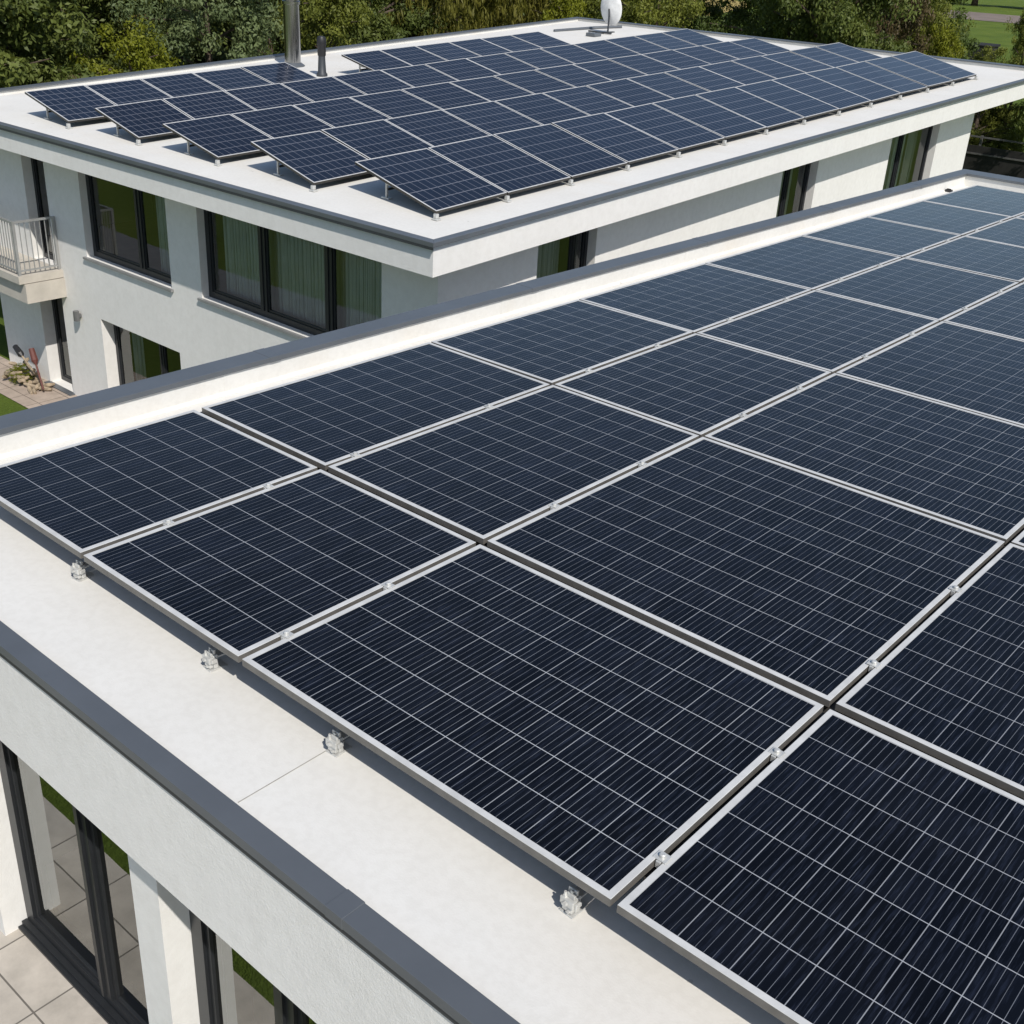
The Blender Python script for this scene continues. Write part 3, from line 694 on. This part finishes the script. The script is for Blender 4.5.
# ------------------------------------------------------------------ trees
def leaf_mesh(name, centers, n_per, rad, size, seed, mode='leaf', droop=0):
    rs = np.random.RandomState(seed); C_ = np.asarray(centers, float)
    nC = len(C_); tot = nC * n_per
    off = rs.normal(size=(tot, 3)); off /= np.linalg.norm(off, axis=1)[:, None]; off *= (rs.random_sample((tot, 1)) ** .45) * rad * rs.uniform(.6, 1.25, (nC, 1)).repeat(n_per, 0)
    off[:, 2] *= .75
    P = C_.repeat(n_per, 0) + off
    nrm = off / (np.linalg.norm(off, axis=1)[:, None] + 1e-6) * .9 + rs.normal(size=(tot, 3)) * .55 + np.array([0, 0, .35])
    nrm /= np.linalg.norm(nrm, axis=1)[:, None]
    if mode == 'droop':
        T_ = np.tile([0, 0, -1.], (tot, 1)) + rs.normal(size=(tot, 3)) * .22
    else: T_ = rs.normal(size=(tot, 3))
    T_ -= nrm * (T_ * nrm).sum(1)[:, None]; T_ /= np.linalg.norm(T_, axis=1)[:, None]
    B_ = np.cross(nrm, T_)
    s = size * rs.uniform(.6, 1.35, (tot, 1)); asp = .22 if mode == 'droop' else (.18 if mode == 'needle' else .42)
    V = np.empty((tot, 4, 3)); V[:, 0] = P - T_ * s; V[:, 1] = P + B_ * s * asp + nrm * s * .12; V[:, 2] = P + T_ * s; V[:, 3] = P - B_ * s * asp + nrm * s * .12
    me = bpy.data.meshes.new(name); me.vertices.add(tot * 4); me.vertices.foreach_set('co', V.reshape(-1)); me.loops.add(tot * 4); me.loops.foreach_set('vertex_index', np.arange(tot * 4, dtype=np.int32))
    me.polygons.add(tot); me.polygons.foreach_set('loop_start', np.arange(0, tot * 4, 4, dtype=np.int32)); me.polygons.foreach_set('loop_total', np.full(tot, 4, np.int32))
    me.update(calc_edges=True)
    at = me.attributes.new('tint', 'FLOAT', 'FACE')
    tint = np.clip(rs.uniform(0, 1, (nC, 1)).repeat(n_per, 0)[:, 0] * .65 + rs.uniform(0, .35, tot), 0, 1); at.data.foreach_set('value', tint.astype(np.float32))
    return me
def tree_kind(kind, seed):
    """unit tree: height 10, crown radius 3.6; returns trunk mesh, crown mesh"""
    rs = np.random.RandomState(seed); H, Rc = 10.0, 3.6
    tk = MB(); cs = []
    low = {'yellow': .6, 'lime': .8, 'brown': .5, 'oak': 1.3, 'olive': 1.0, 'willow': 1.0, 'pine': 2.2}[kind]
    top = H - .4
    lean = rs.uniform(-.35, .35, 2)
    tp = [(lean[0] * t * t, lean[1] * t * t, H * .86 * t) for t in (0, .12, .3, .5, .75, 1)]
    tk.tube(tp, .2, 10, radii=[.34, .26, .22, .17, .10, .03])
    # branches with clumps along them
    nb = 38 if kind != 'pine' else 30
    for b in range(nb):
        t = rs.uniform(.12 if kind != 'pine' else .25, .95); z0 = H * .86 * t; a = b * 2.4 + rs.uniform(-.4, .4)
        prof = math.sin(math.pi * min(1, (.18 + .82 * t)) ** .9) ** .55 if kind not in ('pine',) else (1.15 - t) ** .8
        L = Rc * prof * rs.uniform(.72, 1.08); rise = rs.uniform(.05, .5) * L * (1 if kind != 'pine' else .25)
        st = Vector((lean[0] * t * t, lean[1] * t * t, z0)); en = st + Vector((math.cos(a) * L, math.sin(a) * L, rise)); md = st.lerp(en, .5) + Vector((0, 0, rs.uniform(0, .3)))
        tk.tube([st, md, en], .05, 6, radii=[.085 * (1.2 - t), .05, .015], caps=False)
        for f in np.linspace(.45, 1.0, 4):
            p = st.lerp(en, f) + Vector(rs.normal(size=3)) * .28; cs.append(p)
            if kind in ('lime', 'yellow', 'brown') or (kind in ('oak', 'olive') and rs.rand() < .35): cs.append(p + Vector((rs.normal() * .45, rs.normal() * .45, rs.uniform(-.5, .5))))
            if kind == 'willow':
                for q in range(3): cs.append(p + Vector((rs.normal() * .25, rs.normal() * .25, -.45 * (q + 1) * rs.uniform(.7, 1.3))))
    for _ in range(14): cs.append(Vector((rs.normal() * .5, rs.normal() * .5, H * rs.uniform(.8, .96))))
    if kind in ('yellow', 'lime', 'brown'):
        for _ in range(70):
            a = rs.uniform(0, 6.28); r0 = Rc * rs.uniform(.5, .95); cs.append(Vector((math.cos(a) * r0, math.sin(a) * r0, rs.uniform(.5, 3.5))))
    n_per = {'oak': 230, 'lime': 105, 'yellow': 95, 'olive': 240, 'brown': 70, 'willow': 46, 'pine': 110}[kind]
    size = {'oak': .088, 'lime': .088, 'yellow': .10, 'olive': .08, 'brown': .09, 'willow': .15, 'pine': .14}[kind]
    cr = leaf_mesh(kind + '_crown', cs, n_per, .36 if kind == 'willow' else (.66 if kind in ('oak', 'olive') else .56), size, seed + 5, {'willow': 'droop', 'pine': 'needle'}.get(kind, 'leaf'))
    me = bpy.data.meshes.new(kind + '_trunk'); me.from_pydata(tk.v, [], tk.f); me.polygons.foreach_set('use_smooth', [True] * len(me.polygons)); me.update()
    return me, cr
KIND = {k: [tree_kind(k, 11 + 7 * i + 100 * v) for v in range(2 if k in ('oak', 'lime') else 1)] for i, k in enumerate(('oak', 'olive', 'yellow', 'lime', 'willow', 'pine', 'brown'))}
for k, vs in KIND.items():
    for tmesh, cmesh in vs: tmesh.materials.append(M['bark_red'] if k == 'pine' else M['bark']); cmesh.materials.append(LEAF[k])
NM = {'oak': 'broadleaf_tree', 'olive': 'olive_tree', 'yellow': 'shrub', 'lime': 'bush', 'willow': 'willow_tree', 'pine': 'pine_tree', 'brown': 'shrub'}
def plant(x, y, h, r, kind, label, group, idx, leaf=None, z0=None):
    cat = 'tree' if 'tree' in NM[kind] else 'shrub'
    root = thing(NM[kind], label, cat, (x, y, ground_h(x, y) if z0 is None else z0), group)
    tmesh, cmesh = KIND[kind][idx % len(KIND[kind])]
    root.scale = (r / 3.6, r / 3.6, h / 10.0); root.rotation_euler = (0, 0, idx * 1.7)
    for nm, me in (('trunk', tmesh), ('crown', cmesh)):
        o = bpy.data.objects.new(nm, me); COL.objects.link(o); o.parent = root
        if leaf and nm == 'crown': o.material_slots[0].link = 'OBJECT'; o.material_slots[0].material = LEAF[leaf]
    return root
TG = 'trees and shrubs behind the far house'
TREES = [
(-33.8,15.0,11.0,4.2,'oak','dark green broadleaf tree at the far left, cut by the picture edge'),
(-36.0,16.9,11.5,4.0,'oak','large dark green tree behind the left corner of the far roof'),
(-37.4,21.5,11.0,3.4,'oak','dark green tree standing behind the yellow shrub'),
(-31.0,19.3,6.9,2.2,'yellow','bright yellow green shrub behind the left roof edge'),
(-40.1,24.5,13.0,4.0,'pine','pine tree with reddish trunk above the yellow shrub'),
(-33.5,23.7,9.6,3.0,'olive','rounded grey green tree left of the steel flue'),
(-41.7,27.6,12.0,3.6,'oak','dark tree in the gap behind the grey green tree'),
(-37.0,29.0,11.0,3.6,'oak','dark green tree behind the steel flue'),
(-32.7,28.1,8.6,2.4,'lime','olive green bush directly behind the black vent pipe'),
(-35.5,32.3,11.0,3.2,'oak','dark green tree between the black vent and the willows'),
(-35.8,35.0,12.0,3.0,'willow','drooping willow, leftmost of the three willows'),
(-36.2,38.7,12.5,3.2,'willow','drooping willow, middle of the three willows'),
(-36.3,42.6,12.5,3.0,'willow','drooping willow nearest the satellite dish'),
(-33.0,41.8,8.2,1.7,'yellow','yellowish shrub left of the satellite dish'),
(-32.7,44.2,9.4,2.7,'lime','olive green bush directly behind the satellite dish'),
(-31.6,46.4,9.2,2.8,'lime','broad green bush right of the satellite dish'),
(-31.6,48.4,6.0,1.3,'lime','low green bush beside the sunny lawn gap'),
(-27.4,51.2,13.0,2.7,'oak','dense dark tree right of the lawn gap'),
(-23.9,48.7,13.0,3.4,'oak','very dark tree behind the middle of the far roof end'),
(-23.4,52.6,11.0,2.3,'brown','thin brownish tree behind the right part of the roof'),
(-22.7,55.4,8.6,2.2,'lime','olive bush between the brownish tree and the bright lawn'),
(-21.4,54.4,7.4,1.7,'yellow','yellow green shrub left of the bright lawn patch'),
(-20.5,62.6,8.6,1.35,'lime','slim green bush at the right picture edge'),
(-15.3,59.9,11.0,3.2,'oak','green tree at the right picture edge behind the slim bush'),
(-29.0,14.7,4.7,1.1,'brown','low brown shrub at the far left above the roof edge'),
(-29.5,15.9,5.3,1.5,'brown','purplish brown shrub beside the left roof corner'),
(-29.9,17.1,5.4,1.4,'brown','brown shrub just left of the yellow shrub'),
(-23.8,66.8,3.4,1.6,'brown','brown shrub behind the dark fence'),
(-21.4,61.0,6.0,2.2,'lime','low green bush hiding the foot of the bright lawn'),
]
for i, t in enumerate(TREES): plant(*t[:5], t[5], TG, i)
BACK = [(-55.2,23.6),(-55.8,27.0),(-56.2,30.7),(-56.3,34.5),(-54.4,37.4),(-54.0,41.3),(-53.4,45.3),(-53.9,50.7),(-53.9,56.4),(-52.4,60.5),(-50.9,64.3),(-49.4,67.9),(-47.8,71.5)]
for i, (x, y) in enumerate(BACK):
    plant(x, y, 14 + (i * 37 % 5) * .5, 4.3 if i < 11 else 3.3, 'oak', 'dark tree in the wood behind, %s from the left' % ORD[i], 'dark trees of the wood behind', i, 'oak_back')
BACK2 = [(-38.8,70.0),(-36.9,75.0),(-33.5,78.2)]
for i, (x, y) in enumerate(BACK2):
    plant(x, y, 14, 4.2, 'oak', ['dark wood tree right of the lawn gap', 'dark wood tree behind the very dark tree', 'dark wood tree behind the brownish tree'][i], 'dark trees of the wood behind', i, 'oak_back')
for i in range(9):
    x = -205 + i * 17; plant(x, 352 + (i % 3) * 6 + i * 2, 22 + i % 4, 11, 'oak', 'far tree beyond the brown road, %s from the left' % ORD[i], 'far trees beyond the road', i, 'oak_back')
plant(-23.0, 10.95, .42, .26, 'lime', 'small yellow green plant growing out of the log heap', None, 3, 'yellow', .05)
# dark fence between the houses
fn = thing('garden_fence', 'dark timber fence with grey rails beyond the end of the far house', 'fence', (-15, 58, 0))
m = MB(); m.box((-22.4, 58.00, .05), (-8, 58.06, 1.62)); m.build('boards', M['timber_dark'], fn)
for z in (1.22, 2.0):
    m = MB(); m.box((-22.4, 57.93, z), (-8, 57.998, z + .07)); m.build('rail', M['timber_rail'], fn)
for k in range(6):
    x = -22.4 + k * 2.4; m = MB(); m.box((x - .05, 58.062, 0), (x + .05, 58.16, 2.1)); m.build('post', M['timber_rail'], fn)
m = MB(); m.box((-50.9, 137.0, 0), (-48.3, 139.0, 1.75)); m.prism([(-51.0, 136.9, 1.75), (-48.2, 136.9, 1.75), (-48.2, 139.2, 1.75), (-51.0, 139.2, 1.75)], [(-51.0, 136.9, 1.84), (-48.2, 136.9, 1.84), (-48.2, 139.2, 2.0), (-51.0, 139.2, 2.0)])
tag(m.build('garden_shed', M['timber_dark']), 'small dark board shed on the bright lawn far behind', 'shed')
